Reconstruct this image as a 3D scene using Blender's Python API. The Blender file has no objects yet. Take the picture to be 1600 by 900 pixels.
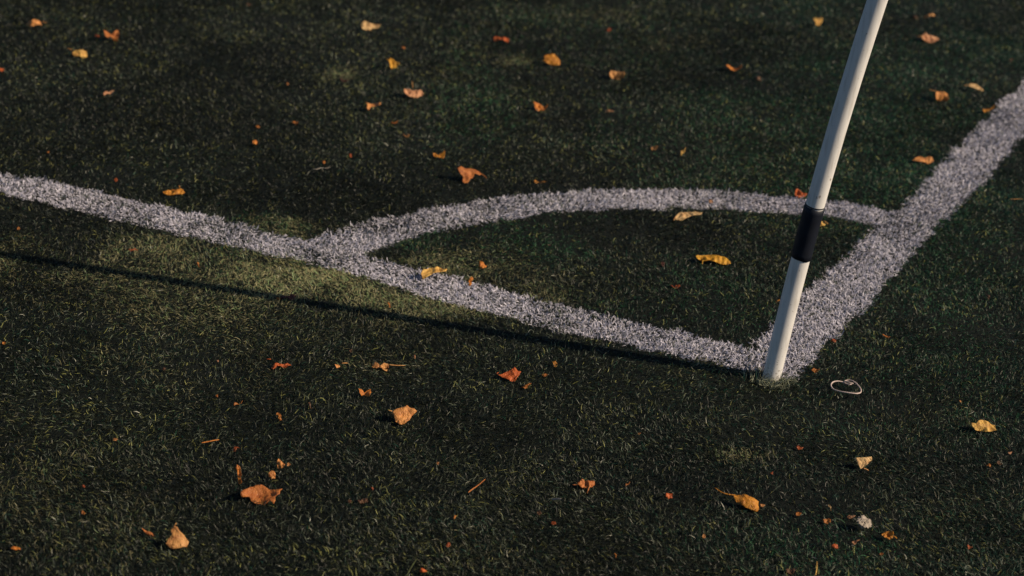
import bpy, bmesh, math, random
import numpy as np
from mathutils import Vector, Matrix
from mathutils.geometry import delaunay_2d_cdt
R = math.radians
PAPER = [0.2581, -0.454, 0.014]
DENS = 170000
CAM = [0.7848, -2.8727, 1.2699]
ROT = [[0.897063, 0.436827, 0.066786], [-0.214618, 0.298558, 0.929948], [-0.386287, 0.848555, -0.361576]]
LENS = 67.055
QUAD = [[-2.718, 1.251], [-0.327, 3.444], [0.488, -0.457], [-0.668, -1.197]]
A_UP = [[-1.7228, 0.0635], [-1.5751, 0.0828], [-1.4233, 0.0921], [-1.2732, 0.0979], [-1.1212, 0.0943], [-0.5612, 0.0838], [-0.43, 0.0778], [-0.3088, 0.0861], [-0.1862, 0.083], [-0.0916, 0.0834], [-0.0535, 0.0912]]
A_LO = [[-1.6372, -0.0387], [-1.4901, -0.025], [-1.3375, -0.0236], [-1.1957, -0.0135], [-1.0536, -0.0094], [-0.9172, -0.0025], [-0.7779, -0.0072], [-0.6314, -0.0339], [-0.5045, -0.0325], [-0.3787, -0.0365], [-0.2633, -0.0246], [-0.1502, -0.0129], [-0.0605, -0.0063], [-0.0104, -0.0039]]
B_L = [[-0.101, 0.1446], [-0.1059, 0.4255], [-0.1018, 0.6195], [-0.0964, 0.867], [-0.0831, 1.0997], [-0.0898, 1.3817], [-0.0943, 1.5869], [-0.0971, 2.0178], [-0.0922, 2.3119]]
B_R = [[0.0037, -0.0227], [0.0032, 0.0409], [0.0103, 0.1528], [0.0127, 0.3532], [0.0146, 0.5411], [0.0099, 0.7237], [0.0105, 0.937], [0.0175, 1.1222], [0.0226, 1.2635], [0.0206, 1.6254], [0.0169, 1.7898]]
ARC_O = [[-0.9966, 0.1758], [-0.9535, 0.3026], [-0.8914, 0.4235], [-0.8274, 0.554], [-0.7047, 0.69], [-0.626, 0.7665], [-0.4837, 0.8755], [-0.3562, 0.9294], [-0.2289, 0.9833], [-0.1238, 0.9888]]
ARC_I = [[-0.8639, 0.1745], [-0.8252, 0.299], [-0.7391, 0.4493], [-0.6543, 0.5776], [-0.5499, 0.6718], [-0.4373, 0.7518], [-0.3192, 0.8205], [-0.2148, 0.8685], [-0.1273, 0.8787]]
ARC_C = [0.0668, -0.045]
ARC_R = [1.1029, 0.9809]
POLE = [-0.0286, -0.0126, 0.0929, -0.006, 0.01542]
BEND = 0.0702
BAND = [0.2227, 0.3136]
SUNLIT_PATCH = [[-0.916, -0.072, 0.162, 0.118, -0.099, 0.16, 1.0], [-1.168, -0.155, 0.247, 0.181, -0.128, 0.178, 0.62], [-0.995, -0.302, 0.292, 0.208, -0.166, 0.238, 0.42], [-0.682, -0.06, 0.161, 0.115, -0.046, 0.084, 0.8], [-0.743, -0.972, 0.177, 0.116, -0.214, 0.271, 0.17], [-0.182, -0.887, 0.188, 0.12, -0.049, 0.093, 0.12], [-0.737, 0.14, 0.129, 0.094, -0.06, 0.113, 0.7], [-0.527, 0.149, 0.118, 0.085, -0.043, 0.092, 0.4], [-0.791, 0.113, 0.059, 0.043, -0.03, 0.055, 0.8], [-0.699, 0.254, 0.092, 0.067, -0.05, 0.099, 0.3], [-0.516, 0.07, 0.067, 0.048, -0.022, 0.046, 0.6], [-1.103, 0.135, 0.07, 0.053, -0.041, 0.064, 0.6], [-1.586, 1.189, 0.038, 0.032, -0.039, 0.065, 0.7], [-1.398, 1.388, 0.032, 0.027, -0.024, 0.046, 0.5], [-1.278, 1.574, 0.04, 0.034, -0.042, 0.086, 0.6], [-1.293, 2.279, 0.09, 0.081, -0.04, 0.095, 0.35], [0.03, -0.325, 0.046, 0.031, -0.011, 0.03, 0.6], [-0.129, -0.006, 0.083, 0.058, -0.025, 0.067, 0.25], [-0.52, -0.001, 0.057, 0.04, -0.019, 0.039, 0.5], [0.369, -0.336, 0.09, 0.059, -0.03, 0.126, 0.16], [0.236, -0.005, 0.073, 0.049, -0.02, 0.077, 0.15], [-1.053, 2.085, 0.102, 0.089, -0.058, 0.147, 0.2]]
LUSH = [[-0.644, 0.34, 0.198, 0.146, -0.08, 0.168, 0.6], [-0.259, 0.382, 0.165, 0.12, -0.076, 0.208, 0.3], [0.07, 0.797, 0.123, 0.09, -0.142, 0.576, 0.45], [-0.374, 1.733, 0.219, 0.178, -0.341, 1.18, 0.4], [-0.669, 1.283, 0.203, 0.162, -0.149, 0.39, 0.35], [-1.183, 1.217, 0.1, 0.083, -0.169, 0.336, 0.3], [0.269, 0.078, 0.111, 0.076, -0.061, 0.254, 0.3], [0.236, -0.535, 0.156, 0.101, -0.034, 0.112, 0.25], [-1.103, 0.135, 0.06, 0.045, -0.037, 0.058, 0.5], [-1.084, -0.093, 0.057, 0.042, -0.038, 0.057, 0.3], [-1.253, 1.911, 0.286, 0.25, -0.199, 0.444, 0.2]]
LOOP = [[0.1051, 0.0103, 0.014], [0.1001, 0.0085, 0.014], [0.0927, 0.0112, 0.014], [0.0881, 0.0174, 0.014], [0.0887, 0.0247, 0.014], [0.0945, 0.0274, 0.014], [0.1022, 0.0239, 0.014], [0.1111, 0.016, 0.014], [0.1202, 0.0037, 0.014], [0.1235, -0.0094, 0.014], [0.1196, -0.0203, 0.014], [0.1082, -0.026, 0.014], [0.0932, -0.027, 0.014], [0.0807, -0.0218, 0.014], [0.0732, -0.01, 0.014], [0.0726, 0.0011, 0.014], [0.0778, 0.0094, 0.014], [0.0854, 0.0136, 0.014], [0.0923, 0.0125, 0.014], [0.0994, 0.0111, 0.014], [0.1023, 0.0162, 0.014]]
TWIGS = [
    ('twig', 'thin straight red brown twig lying diagonally in the lower middle turf', 'twig', 'russet', 0.9, [[-0.2577, -0.6834, 0.013], [-0.2577, -0.6693, 0.013], [-0.2559, -0.6587, 0.013], [-0.256, -0.6444, 0.013], [-0.256, -0.63, 0.013]]),
    ('twig', 'thin orange brown twig lying level in the lower left turf', 'twig', 'orange', 0.9, [[-0.6605, -0.7597, 0.013], [-0.6537, -0.75, 0.013], [-0.6499, -0.7423, 0.013], [-0.6441, -0.7358, 0.013]]),
    ('twig', 'pale crooked twig in the turf above the arc junction', 'twig', 'white', 0.7, [[-1.2131, 0.4524, 0.013], [-1.2022, 0.4553, 0.013], [-1.2049, 0.4754, 0.013], [-1.1894, 0.4707, 0.013], [-1.191, 0.4918, 0.013]]),
    ('straw_bit', 'pale grey straw bit below the ragged orange brown leaf', 'straw', 'white', 1.6, [[-0.1491, -0.6354, 0.013], [-0.1404, -0.639, 0.013], [-0.1311, -0.6397, 0.013]]),
    ('twig', 'thin brown stalk lying level at the right edge beside the right line', 'twig', 'tan', 0.7, [[0.1049, 1.2064, 0.013], [0.134, 1.2285, 0.013]]),
    ('grass_stalk', 'long green stalk crossing the bottom edge left of the red orange leaf', 'stalk', 'olive', 0.9, [[-0.2165, -0.9404, 0.013], [-0.2203, -0.9233, 0.013], [-0.2223, -0.8987, 0.013]]),
    ('grass_stalk', 'short pale stalk standing at the bottom edge right of centre', 'stalk', 'straw', 0.9, [[0.2446, -0.6396, 0.013], [0.2418, -0.6252, 0.013], [0.2368, -0.6121, 0.013]]),
]
LEAVES = [
    ('fallen_leaf', 'largest orange brown lobed oak-like leaf, lying in the lower left turf', -0.5016, -0.846, 0.012, 0.581, 22, 56.0, 37.5, 'russet', 'poly', [[-28.01, -3.52], [-23.57, 3.52], [-14.67, 11.72], [-5.78, 15.24], [-0.44, 18.76], [5.78, 18.76], [8.45, 11.72], [18.23, 5.86], [28.01, 4.69], [27.12, -3.52], [20.9, -8.21], [19.12, -18.76], [13.78, -12.9], [5.78, -18.76], [1.33, -15.24], [-4.89, -15.24], [-12.01, -11.72], [-14.67, -3.52], [-20.01, -7.03], [-26.24, -8.21]], [[27.12, 3.52], [30.68, 7.03]]),
    ('fallen_leaf', 'folded orange tan leaf standing pear-shaped in the bottom left corner area', -0.5197, -1.0187, 0.0172, 0.574, 50, 30.1, 31.8, 'tan', 'poly', [[-4.19, 15.88], [0.0, 13.3], [3.35, 7.3], [8.37, 3.0], [15.07, -5.58], [12.56, -12.45], [4.19, -14.16], [-5.86, -15.88], [-15.07, -9.87], [-12.56, -3.86], [-6.7, 3.0], [-9.21, 9.01], [-7.54, 13.3]], [[-3.35, 15.02], [-1.67, 18.46]]),
    ('fallen_leaf', 'broad orange tan maple-like leaf alone in the middle of the dark lower turf', -0.4555, -0.5126, 0.0158, 0.595, 40, 39.6, 33.5, 'peach', 'poly', [[-19.78, 3.79], [-11.87, 10.28], [-1.98, 13.53], [4.94, 16.77], [9.89, 12.45], [19.78, 7.03], [11.87, -0.54], [7.91, -8.12], [0.0, -14.61], [-6.92, -16.77], [-14.83, -9.2], [-15.82, -1.62]], [[-18.79, 3.79], [-25.71, 5.95]]),
    ('fallen_leaf', 'deep red orange crumpled leaf below the pole shadow, near the picture centre', -0.3919, -0.2736, 0.0133, 0.603, 35, 40.3, 29.1, 'red', 'poly', [[-20.13, 0.0], [-6.36, 3.64], [4.24, 8.49], [10.6, 14.56], [14.83, 6.06], [20.13, 4.85], [15.89, -3.64], [9.54, -13.34], [3.18, -14.56], [-6.36, -8.49], [-14.83, -2.43]], [[-18.01, 0.0], [-22.25, -2.43]]),
    ('fallen_leaf', 'bent boomerang-shaped rust orange leaf above where the arc leaves the long line', -0.9208, 0.617, 0.0154, 0.658, 30, 54.3, 41.5, 'russet', 'poly', [[-27.17, 13.54], [-17.41, 20.76], [3.48, 18.95], [21.59, 15.34], [27.17, 8.12], [21.59, -0.9], [10.45, 4.51], [6.27, -4.51], [-6.27, -18.95], [-17.41, -20.76], [-14.63, -4.51], [-21.59, 2.71]], [[21.59, 2.71], [28.56, -2.71], [35.52, -11.73]]),
    ('fallen_leaf', 'long golden yellow leaf lying flat inside the quarter circle', -0.3062, 0.454, 0.0115, 0.631, 26, 68.4, 29.7, 'gold', 'poly', [[-34.21, 6.59], [-25.17, 13.18], [-3.23, 14.83], [16.14, 6.59], [29.05, -1.65], [34.21, -11.53], [26.46, -14.83], [0.65, -9.89], [-18.72, -8.24], [-29.05, -1.65]], [[-22.59, -6.59], [-26.46, -18.12]]),
    ('fallen_leaf', 'pale yellow curled leaf with pointed left tip, just inside the arc', -0.4413, 0.6687, 0.0111, 0.644, 28, 66.0, 26.0, 'cream', 'poly', [[-32.98, -11.27], [-24.73, 0.87], [-13.74, 7.81], [2.75, 13.01], [20.61, 13.01], [32.98, 7.81], [27.48, -0.87], [9.62, -0.87], [-4.12, -6.07], [-13.74, -13.01], [-24.73, -9.54]], [[-26.11, -4.34], [-35.73, -18.21]]),
    ('fallen_leaf', 'bright yellow arched leaf lying on the long white line', -0.7067, 0.0546, 0.0125, 0.627, 30, 51.2, 30.1, 'straw', 'poly', [[-25.62, -4.52], [-19.66, 6.02], [-7.75, 13.56], [10.13, 15.06], [25.62, 7.53], [22.04, 3.01], [7.75, -1.51], [-7.75, -7.53], [-22.04, -15.06]], None),
    ('fallen_leaf', 'amber brown leaf with a long curved stem, lower right of the middle', 0.0946, -0.4854, 0.0122, 0.58, 28, 35.1, 30.5, 'amber', 'poly', [[-17.55, 15.25], [-8.06, 15.25], [3.32, 10.89], [17.55, 3.27], [16.6, -7.62], [10.91, -15.25], [1.42, -10.89], [-10.91, -2.18], [-17.55, 5.44]], [[-15.65, 9.8], [-27.04, 10.89], [-38.42, 16.33], [-45.06, 26.14]]),
    ('fallen_leaf', 'ragged orange brown leaf with pointed left end, bottom centre right of the thin red twig', -0.1329, -0.5563, 0.009, 0.583, 32, 34.1, 15.0, 'russet', 'poly', [[-17.05, -2.15], [-4.74, 3.22], [-1.89, 7.51], [2.84, 4.29], [17.05, 5.36], [17.05, -1.07], [12.31, -6.44], [0.0, -7.51], [-4.74, -6.44], [-6.63, -2.15]], [[8.52, -5.36], [4.74, -13.95], [1.89, -20.38]]),
    ('fallen_leaf', 'cream folded triangular leaf with a black shadow hole beside it, lower right', 0.2034, -0.2644, 0.0124, 0.586, 48, 28.3, 19.9, 'cream', 'poly', [[-14.14, 7.98], [0.0, 7.98], [14.14, 9.97], [14.14, 3.99], [-5.05, -9.97], [-10.1, -1.0]], [[-4.04, -8.98], [6.06, -12.97]]),
    ('fallen_leaf', 'plump yellow tan domed leaf near the right edge below the string loop', 0.3301, -0.0231, 0.0126, 0.593, 45, 43.1, 21.4, 'straw', 'poly', [[-21.54, 4.28], [-11.85, 2.14], [-1.08, 10.69], [11.85, 7.49], [21.54, 1.07], [20.47, -8.56], [6.46, -10.69], [-11.85, -8.56], [-18.31, -3.21]], None),
    ('fallen_leaf', 'orange dome-shaped leaf, the biggest near the top centre', -1.1936, 1.6254, 0.0177, 0.707, 50, 42.2, 33.1, 'amber', 'poly', [[-21.12, 11.03], [-5.28, 16.54], [10.56, 12.87], [21.12, -3.68], [21.12, -14.7], [5.28, -16.54], [-21.12, -7.35]], [[-19.36, -1.84], [-28.16, -7.35]]),
    ('fallen_leaf', 'ragged tan leaf between the pole and the right white line, above the arc', -0.1323, 1.386, 0.0118, 0.663, 32, 52.8, 25.7, 'peach', 'poly', [[-26.38, 0.0], [-16.79, 7.34], [-2.4, 12.84], [5.6, 5.5], [23.18, 5.5], [26.38, -3.67], [11.99, -12.84], [4.0, -5.5], [-11.99, -5.5]], None),
    ('fallen_leaf', 'cream triangular leaf with a thin right tip, left of the right line top end', -0.1858, 2.1349, 0.0136, 0.694, 38, 43.1, 28.0, 'cream', 'poly', [[-21.56, 4.0], [-6.56, 14.01], [4.69, 10.01], [21.56, -14.01], [2.81, -8.0], [-14.06, 0.0]], [[-19.68, 4.0], [-32.81, 2.0]]),
    ('fallen_leaf', 'pale beige triangular leaf with narrow right end, highest in the top centre left', -1.7523, 1.6382, 0.0155, 0.726, 42, 52.2, 31.4, 'cream', 'poly', [[-26.11, 5.23], [-15.3, 15.68], [-4.5, 7.32], [26.11, -1.05], [20.7, -9.41], [4.5, -9.41], [-4.5, -15.68], [-26.11, -13.59]], None),
    ('fallen_leaf', 'long orange leaf with turned up end just above the long line on the left', -1.3646, 0.1655, 0.009, 0.652, 26, 44.7, 18.4, 'amber', 'poly', [[-22.37, 0.0], [-8.31, 5.52], [7.03, 5.52], [13.42, 9.21], [22.37, -1.84], [17.26, -5.52], [-8.31, -9.21], [-18.53, -5.52]], [[12.14, 5.52], [10.86, 14.73]]),
    ('fallen_leaf', 'orange tan curled oval leaf in the top left corner', -2.4608, 1.0799, 0.0118, 0.728, 32, 42.9, 25.8, 'peach', 'oval', None, [[19.81, -2.34], [33.02, -7.03]]),
    ('fallen_leaf', 'orange brown two-winged leaf at the top left, larger of a close pair', -2.2111, 1.0829, 0.0148, 0.72, 40, 39.3, 30.5, 'russet', 'bow', None, None),
    ('leaf_fragment', 'small orange scrap just left of the two-winged leaf at the top left', -2.2537, 1.0796, 0.01, 0.721, 35, 14.7, 17.5, 'red', 'shard', None, None),
    ('fallen_leaf', 'pale yellow squared-off leaf with a dark stem, below the two-winged leaf', -2.1707, 0.8985, 0.0123, 0.711, 36, 39.3, 24.7, 'straw', 'block', None, [[-17.3, 6.18], [-29.88, 14.43]]),
    ('fallen_leaf', 'small orange leaf cut by the left picture edge above the long line', -2.2229, 0.6673, 0.008, 0.702, 24, 16.5, 14.6, 'red', 'shard', None, None),
    ('fallen_leaf', 'pinkish curled leaf alone in the upper left turf', -1.8978, 0.6575, 0.0097, 0.691, 30, 26.6, 18.8, 'pink', 'curl', None, None),
    ('fallen_leaf', 'small yellow triangular leaf with a thin spike, upper centre left', -1.5059, 1.3269, 0.0156, 0.706, 45, 28.5, 30.0, 'gold', 'tri', None, [[-10.05, -1.87], [-18.43, 11.24]]),
    ('fallen_leaf', 'tan pink oval leaf with an upright stem, upper centre left', -1.331, 1.1141, 0.0123, 0.691, 34, 50.9, 26.1, 'pink', 'oval', None, [[0.0, 12.04], [1.59, 38.12]]),
    ('fallen_leaf', 'pale tan hook-shaped leaf with a black shadow on its left', -1.3492, 0.9484, 0.0124, 0.685, 38, 35.3, 24.0, 'peach', 'hook', None, None),
    ('fallen_leaf', 'thin red orange leaf near the top, left of the orange dome leaf', -1.4099, 1.7627, 0.0103, 0.718, 28, 43.8, 22.4, 'red', 'bow', None, None),
    ('fallen_leaf', 'tan domed leaf right of the orange dome leaf near the top', -1.0019, 1.6077, 0.0152, 0.7, 48, 38.3, 27.4, 'tan', 'dome', None, None),
    ('leaf_fragment', 'tiny bright orange scrap between the two domed leaves and the top edge', -1.2274, 2.0925, 0.0093, 0.725, 30, 17.4, 17.4, 'red', 'shard', None, None),
    ('fallen_leaf', 'bright orange two-pronged leaf below the orange dome leaf', -1.0373, 1.2182, 0.0122, 0.685, 34, 37.0, 25.6, 'orange', 'tri', None, None),
    ('fallen_leaf', 'orange leaf tapering to the right, left of the upper pole', -0.7834, 1.8985, 0.0105, 0.703, 28, 43.9, 23.3, 'orange', 'tri', None, None),
    ('leaf_fragment', 'dull brown scrap right of the tapering orange leaf by the upper pole', -0.6956, 1.8489, 0.01, 0.698, 30, 23.5, 20.0, 'brown', 'shard', None, None),
    ('leaf_fragment', 'thin pinkish sliver of leaf lying level above the arc', -0.8954, 1.3193, 0.0058, 0.683, 8, 29.4, 11.2, 'pink', 'oval', None, None),
    ('leaf_fragment', 'faint brown curled strip between the pinkish sliver and the arc', -0.8704, 1.1377, 0.0078, 0.676, 20, 34.5, 16.6, 'brown', 'curl', None, None),
    ('fallen_leaf', 'small round yellow leaf at the top just left of the pole', -0.7641, 2.5877, 0.0149, 0.729, 45, 29.2, 28.0, 'straw', 'oval', None, None),
    ('fallen_leaf', 'slim tan curled leaf at the top right of the pole', -0.5146, 2.9358, 0.012, 0.733, 30, 61.6, 28.1, 'tan', 'curl', None, None),
    ('leaf_fragment', 'dull brown scrap left of the slim curled leaf at the top right', -0.5478, 2.8944, 0.0101, 0.732, 30, 21.9, 20.4, 'brown', 'shard', None, None),
    ('fallen_leaf', 'pinkish tan oval leaf below the slim curled leaf at the top right', -0.4289, 2.6226, 0.0137, 0.719, 36, 58.1, 29.5, 'pink', 'oval', None, [[-26.98, 2.27], [-45.65, 2.27]]),
    ('fallen_leaf', 'round peach leaf with a stem to the upper left, right of the pole', -0.2373, 1.9756, 0.0164, 0.69, 48, 36.4, 30.8, 'peach', 'dome', None, [[-14.56, 9.04], [-34.57, 14.47]]),
    ('fallen_leaf', 'amber leaf touching the edge of the right white line near its top', -0.1052, 1.9444, 0.01, 0.683, 28, 39.6, 21.2, 'amber', 'curl', None, None),
    ('leaf_fragment', 'dull rust scrap at the far top right edge', -0.1782, 2.5529, 0.0075, 0.708, 24, 16.2, 12.4, 'brown', 'shard', None, None),
    ('fallen_leaf', 'small orange yellow leaf just above the bent boomerang-shaped leaf', -1.0494, 0.7181, 0.0084, 0.665, 24, 25.9, 16.6, 'amber', 'bow', None, None),
    ('fallen_leaf', 'small orange leaf above the middle of the long line on the left', -1.4193, 0.5443, 0.0088, 0.67, 30, 16.9, 15.3, 'orange', 'shard', None, None),
    ('leaf_fragment', 'small orange scrap, upper of two in the turf above the long line', -1.4873, 0.6617, 0.008, 0.677, 30, 11.6, 11.9, 'orange', 'shard', None, None),
    ('leaf_fragment', 'small orange scrap left of the hook-shaped leaf', -1.4371, 0.7422, 0.0077, 0.678, 24, 13.3, 13.3, 'orange', 'shard', None, None),
    ('leaf_fragment', 'thin orange scrap under the hook-shaped leaf', -1.2571, 0.8899, 0.0071, 0.678, 20, 18.1, 12.1, 'orange', 'curl', None, None),
    ('leaf_fragment', 'thin tan scrap below the tan pink oval leaf', -1.185, 0.8149, 0.0063, 0.673, 14, 14.8, 10.8, 'tan', 'oval', None, None),
    ('leaf_fragment', 'thin dark red scrap beneath the pale green tuft at the upper left centre', -1.5384, 1.1347, 0.0065, 0.697, 14, 22.6, 12.4, 'dark', 'oval', None, None),
    ('leaf_fragment', 'tiny orange speck left of the dark red scrap', -1.6251, 1.0105, 0.0077, 0.696, 30, 7.9, 10.8, 'orange', 'shard', None, None),
    ('leaf_fragment', 'tiny orange speck above the yellow triangular leaf', -1.5818, 1.5152, 0.008, 0.714, 30, 10.5, 11.8, 'orange', 'shard', None, None),
    ('leaf_fragment', 'dull orange scrap on the top picture edge, left side', -2.1667, 1.6626, 0.0089, 0.74, 30, 16.5, 15.6, 'brown', 'shard', None, None),
    ('leaf_fragment', 'small orange scrap above the far left stretch of the long line', -1.5057, 0.1599, 0.0092, 0.656, 35, 9.0, 14.7, 'red', 'shard', None, None),
    ('leaf_fragment', 'small orange scrap above the left end of the long line', -1.7321, 0.2281, 0.0071, 0.666, 24, 10.6, 10.3, 'orange', 'shard', None, None),
    ('leaf_fragment', 'small orange scrap beside the pale curved twig', -1.231, 0.5319, 0.0078, 0.663, 30, 8.3, 11.1, 'orange', 'shard', None, None),
    ('leaf_fragment', 'upright red speck right of the pale curved twig', -1.2042, 0.5977, 0.0096, 0.665, 50, 5.6, 12.1, 'red', 'shard', None, None),
    ('leaf_fragment', 'thin orange strip lying just above the arc, right of the boomerang leaf', -0.7942, 0.705, 0.0071, 0.656, 18, 31.1, 13.3, 'amber', 'curl', None, None),
    ('leaf_fragment', 'small pale tan scrap above the top of the arc', -0.6851, 1.0866, 0.0076, 0.668, 24, 18.4, 12.7, 'tan', 'shard', None, None),
    ('leaf_fragment', 'small yellowish upright curl above the top of the arc', -0.6119, 1.0836, 0.0134, 0.666, 50, 15.3, 21.9, 'straw', 'curl', None, None),
    ('fallen_leaf', 'red orange leaf on the arc, partly hidden behind the pole', -0.29, 0.9573, 0.0123, 0.651, 42, 26.3, 21.8, 'red', 'tri', None, None),
    ('fallen_leaf', 'yellow leaf showing on the right of the black band', -0.1933, 0.7956, 0.0103, 0.642, 40, 18.2, 16.5, 'straw', 'tri', None, [[4.19, 3.01], [13.98, -4.51]]),
    ('leaf_fragment', 'small pinkish scrap resting on the white arc', -0.4398, 0.8022, 0.0076, 0.649, 30, 14.2, 10.5, 'pink', 'shard', None, None),
    ('leaf_fragment', 'dark red speck inside the left part of the quarter circle', -0.6116, 0.3516, 0.0068, 0.636, 24, 7.7, 8.8, 'dark', 'shard', None, None),
    ('leaf_fragment', 'dark rust scrap left of the long golden leaf', -0.3818, 0.381, 0.0077, 0.63, 24, 11.5, 13.5, 'dark', 'shard', None, None),
    ('leaf_fragment', 'thin rust red scrap below the long golden leaf', -0.32, 0.2877, 0.0068, 0.624, 20, 19.8, 10.4, 'red', 'oval', None, None),
    ('fallen_leaf', 'small orange leaf inside the quarter circle next to the yellow arched leaf', -0.6583, 0.1594, 0.0113, 0.63, 42, 15.9, 18.9, 'orange', 'tri', None, None),
    ('fallen_leaf', 'narrow orange leaf standing on the long line right of the yellow arched leaf', -0.636, 0.0656, 0.0113, 0.625, 45, 10.7, 17.9, 'orange', 'sliver', None, None),
    ('leaf_fragment', 'red orange scrap at the right edge of the right line, above the string loop', 0.015, 0.1994, 0.009, 0.611, 40, 11.8, 12.5, 'red', 'shard', None, None),
    ('leaf_fragment', 'small orange scrap between the pole foot and the string loop', 0.0263, 0.0563, 0.0063, 0.604, 20, 13.6, 7.4, 'orange', 'oval', None, None),
    ('leaf_fragment', 'small orange scrap in the shadow just left of the pole foot', -0.0621, -0.013, 0.007, 0.604, 30, 10.0, 7.8, 'orange', 'tri', None, None),
    ('leaf_fragment', 'thin orange scrap right of the red orange scrap by the right line', 0.0884, 0.2739, 0.0071, 0.612, 20, 12.0, 12.5, 'orange', 'sliver', None, None),
    ('leaf_fragment', 'small amber curl left of the pole below the band', -0.132, 0.3309, 0.0069, 0.62, 24, 11.1, 9.5, 'amber', 'curl', None, None),
    ('leaf_fragment', 'dull brown scrap in the turf right of the right line', 0.2018, 0.5874, 0.0089, 0.621, 40, 9.1, 12.1, 'brown', 'shard', None, None),
    ('fallen_leaf', 'dark brown leaf lying in the pole shadow', -0.8735, -0.1827, 0.0077, 0.621, 18, 29.4, 17.7, 'dark', 'bow', None, None),
    ('leaf_fragment', 'amber scrap left of the dark leaf in the pole shadow', -0.8846, -0.1946, 0.0066, 0.621, 24, 10.1, 7.9, 'amber', 'shard', None, None),
    ('leaf_fragment', 'upright orange sliver just above the pole shadow', -0.7074, -0.113, 0.0091, 0.619, 50, 5.7, 10.7, 'orange', 'sliver', None, None),
    ('leaf_fragment', 'small orange speck below the left end of the long line', -1.4719, -0.1833, 0.0082, 0.64, 40, 5.9, 9.8, 'orange', 'shard', None, None),
    ('leaf_fragment', 'thin rust scrap between the long line and the pole shadow on the left', -1.2396, -0.14, 0.0063, 0.634, 14, 17.6, 10.6, 'red', 'oval', None, None),
    ('leaf_fragment', 'small upright orange scrap between the long line and the pole shadow', -1.0903, -0.1447, 0.0093, 0.63, 50, 5.8, 11.2, 'orange', 'sliver', None, None),
    ('fallen_leaf', 'thin red orange curled leaf below the pole shadow, lower left of centre', -0.7227, -0.4415, 0.0083, 0.605, 20, 35.2, 19.5, 'red', 'curl', None, [[-16.56, 7.52], [-24.84, 9.02]]),
    ('fallen_leaf', 'small peach leaf with a brown tail, below the pole shadow', -0.642, -0.3988, 0.0085, 0.605, 36, 10.4, 12.0, 'peach', 'shard', None, [[5.21, 3.61], [16.66, 4.82]]),
    ('fallen_leaf', 'ragged tan leaf trailing a long straw stem, above the maple-like leaf', -0.5859, -0.3564, 0.0095, 0.605, 30, 27.3, 18.1, 'tan', 'bow', None, [[11.55, -1.29], [26.25, -2.59], [42.0, -1.29]]),
    ('fallen_leaf', 'small orange two-winged leaf left above the maple-like leaf', -0.5532, -0.4649, 0.0086, 0.599, 28, 20.3, 15.2, 'orange', 'bow', None, None),
    ('leaf_fragment', 'upright rust sliver left of the maple-like leaf', -0.603, -0.5492, 0.0091, 0.597, 45, 5.0, 11.6, 'brown', 'sliver', None, None),
    ('leaf_fragment', 'slanted orange sliver in the turf above the largest oak-like leaf', -0.6206, -0.6098, 0.0095, 0.595, 40, 9.7, 14.0, 'orange', 'sliver', None, None),
    ('leaf_fragment', 'faint pink scrap right above the ragged tan leaf', -0.5617, -0.2849, 0.0082, 0.607, 35, 6.4, 11.2, 'pink', 'shard', None, None),
    ('leaf_fragment', 'faint brown scrap left above the ragged tan leaf', -0.6604, -0.3244, 0.0082, 0.609, 35, 6.4, 11.3, 'brown', 'shard', None, None),
    ('leaf_fragment', 'orange strip under the deep red crumpled leaf', -0.3556, -0.2852, 0.0064, 0.601, 14, 17.9, 11.4, 'orange', 'sliver', None, None),
    ('leaf_fragment', 'dull amber scrap right of the deep red crumpled leaf', -0.3534, -0.1762, 0.0095, 0.606, 38, 9.8, 14.5, 'amber', 'shard', None, None),
    ('leaf_fragment', 'flat orange scrap right of the deep red crumpled leaf, below the amber one', -0.3506, -0.2246, 0.0058, 0.603, 14, 9.7, 6.7, 'orange', 'oval', None, None),
    ('fallen_leaf', 'peach leaf above the largest oak-like leaf, upper of two', -0.5301, -0.747, 0.0094, 0.586, 38, 12.0, 14.3, 'peach', 'tri', None, None),
    ('leaf_fragment', 'tiny peach scrap touching the upper peach leaf above the oak-like leaf', -0.5239, -0.7359, 0.0075, 0.586, 38, 5.6, 8.2, 'peach', 'shard', None, None),
    ('fallen_leaf', 'small peach leaf just above the oak-like leaf, lower of two', -0.523, -0.782, 0.0087, 0.584, 38, 10.0, 12.1, 'peach', 'dome', None, [[1.82, -4.04], [-1.82, -9.08]]),
    ('fallen_leaf', 'tall thin orange sliver left above the oak-like leaf', -0.5559, -0.818, 0.0148, 0.584, 45, 9.0, 27.7, 'orange', 'sliver', None, None),
    ('leaf_fragment', 'thin red orange scrap above the tall thin orange sliver', -0.6192, -0.7309, 0.0062, 0.589, 14, 13.1, 10.2, 'red', 'sliver', None, None),
    ('leaf_fragment', 'small orange curl in the left middle of the lower turf', -0.7026, -0.5985, 0.0064, 0.598, 18, 13.8, 8.8, 'orange', 'curl', None, None),
    ('fallen_leaf', 'thin orange brown strip left of the folded pear-shaped leaf', -0.5684, -1.0154, 0.0073, 0.575, 16, 18.6, 16.9, 'russet', 'slash', None, None),
    ('fallen_leaf', 'thin orange leaf at the bottom left edge', -0.6917, -1.1373, 0.0058, 0.573, 16, 13.1, 5.8, 'orange', 'oval', None, None),
    ('leaf_fragment', 'small orange scrap in the left bottom turf', -0.6779, -1.0135, 0.0072, 0.578, 35, 5.1, 7.8, 'orange', 'shard', None, None),
    ('leaf_fragment', 'tiny rust scrap above the left bottom orange scrap', -0.726, -0.9499, 0.007, 0.583, 35, 4.4, 7.0, 'red', 'shard', None, None),
    ('leaf_fragment', 'small peach scrap in the left lower turf', -0.7816, -0.8042, 0.0065, 0.591, 24, 8.3, 7.4, 'peach', 'tri', None, None),
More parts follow.
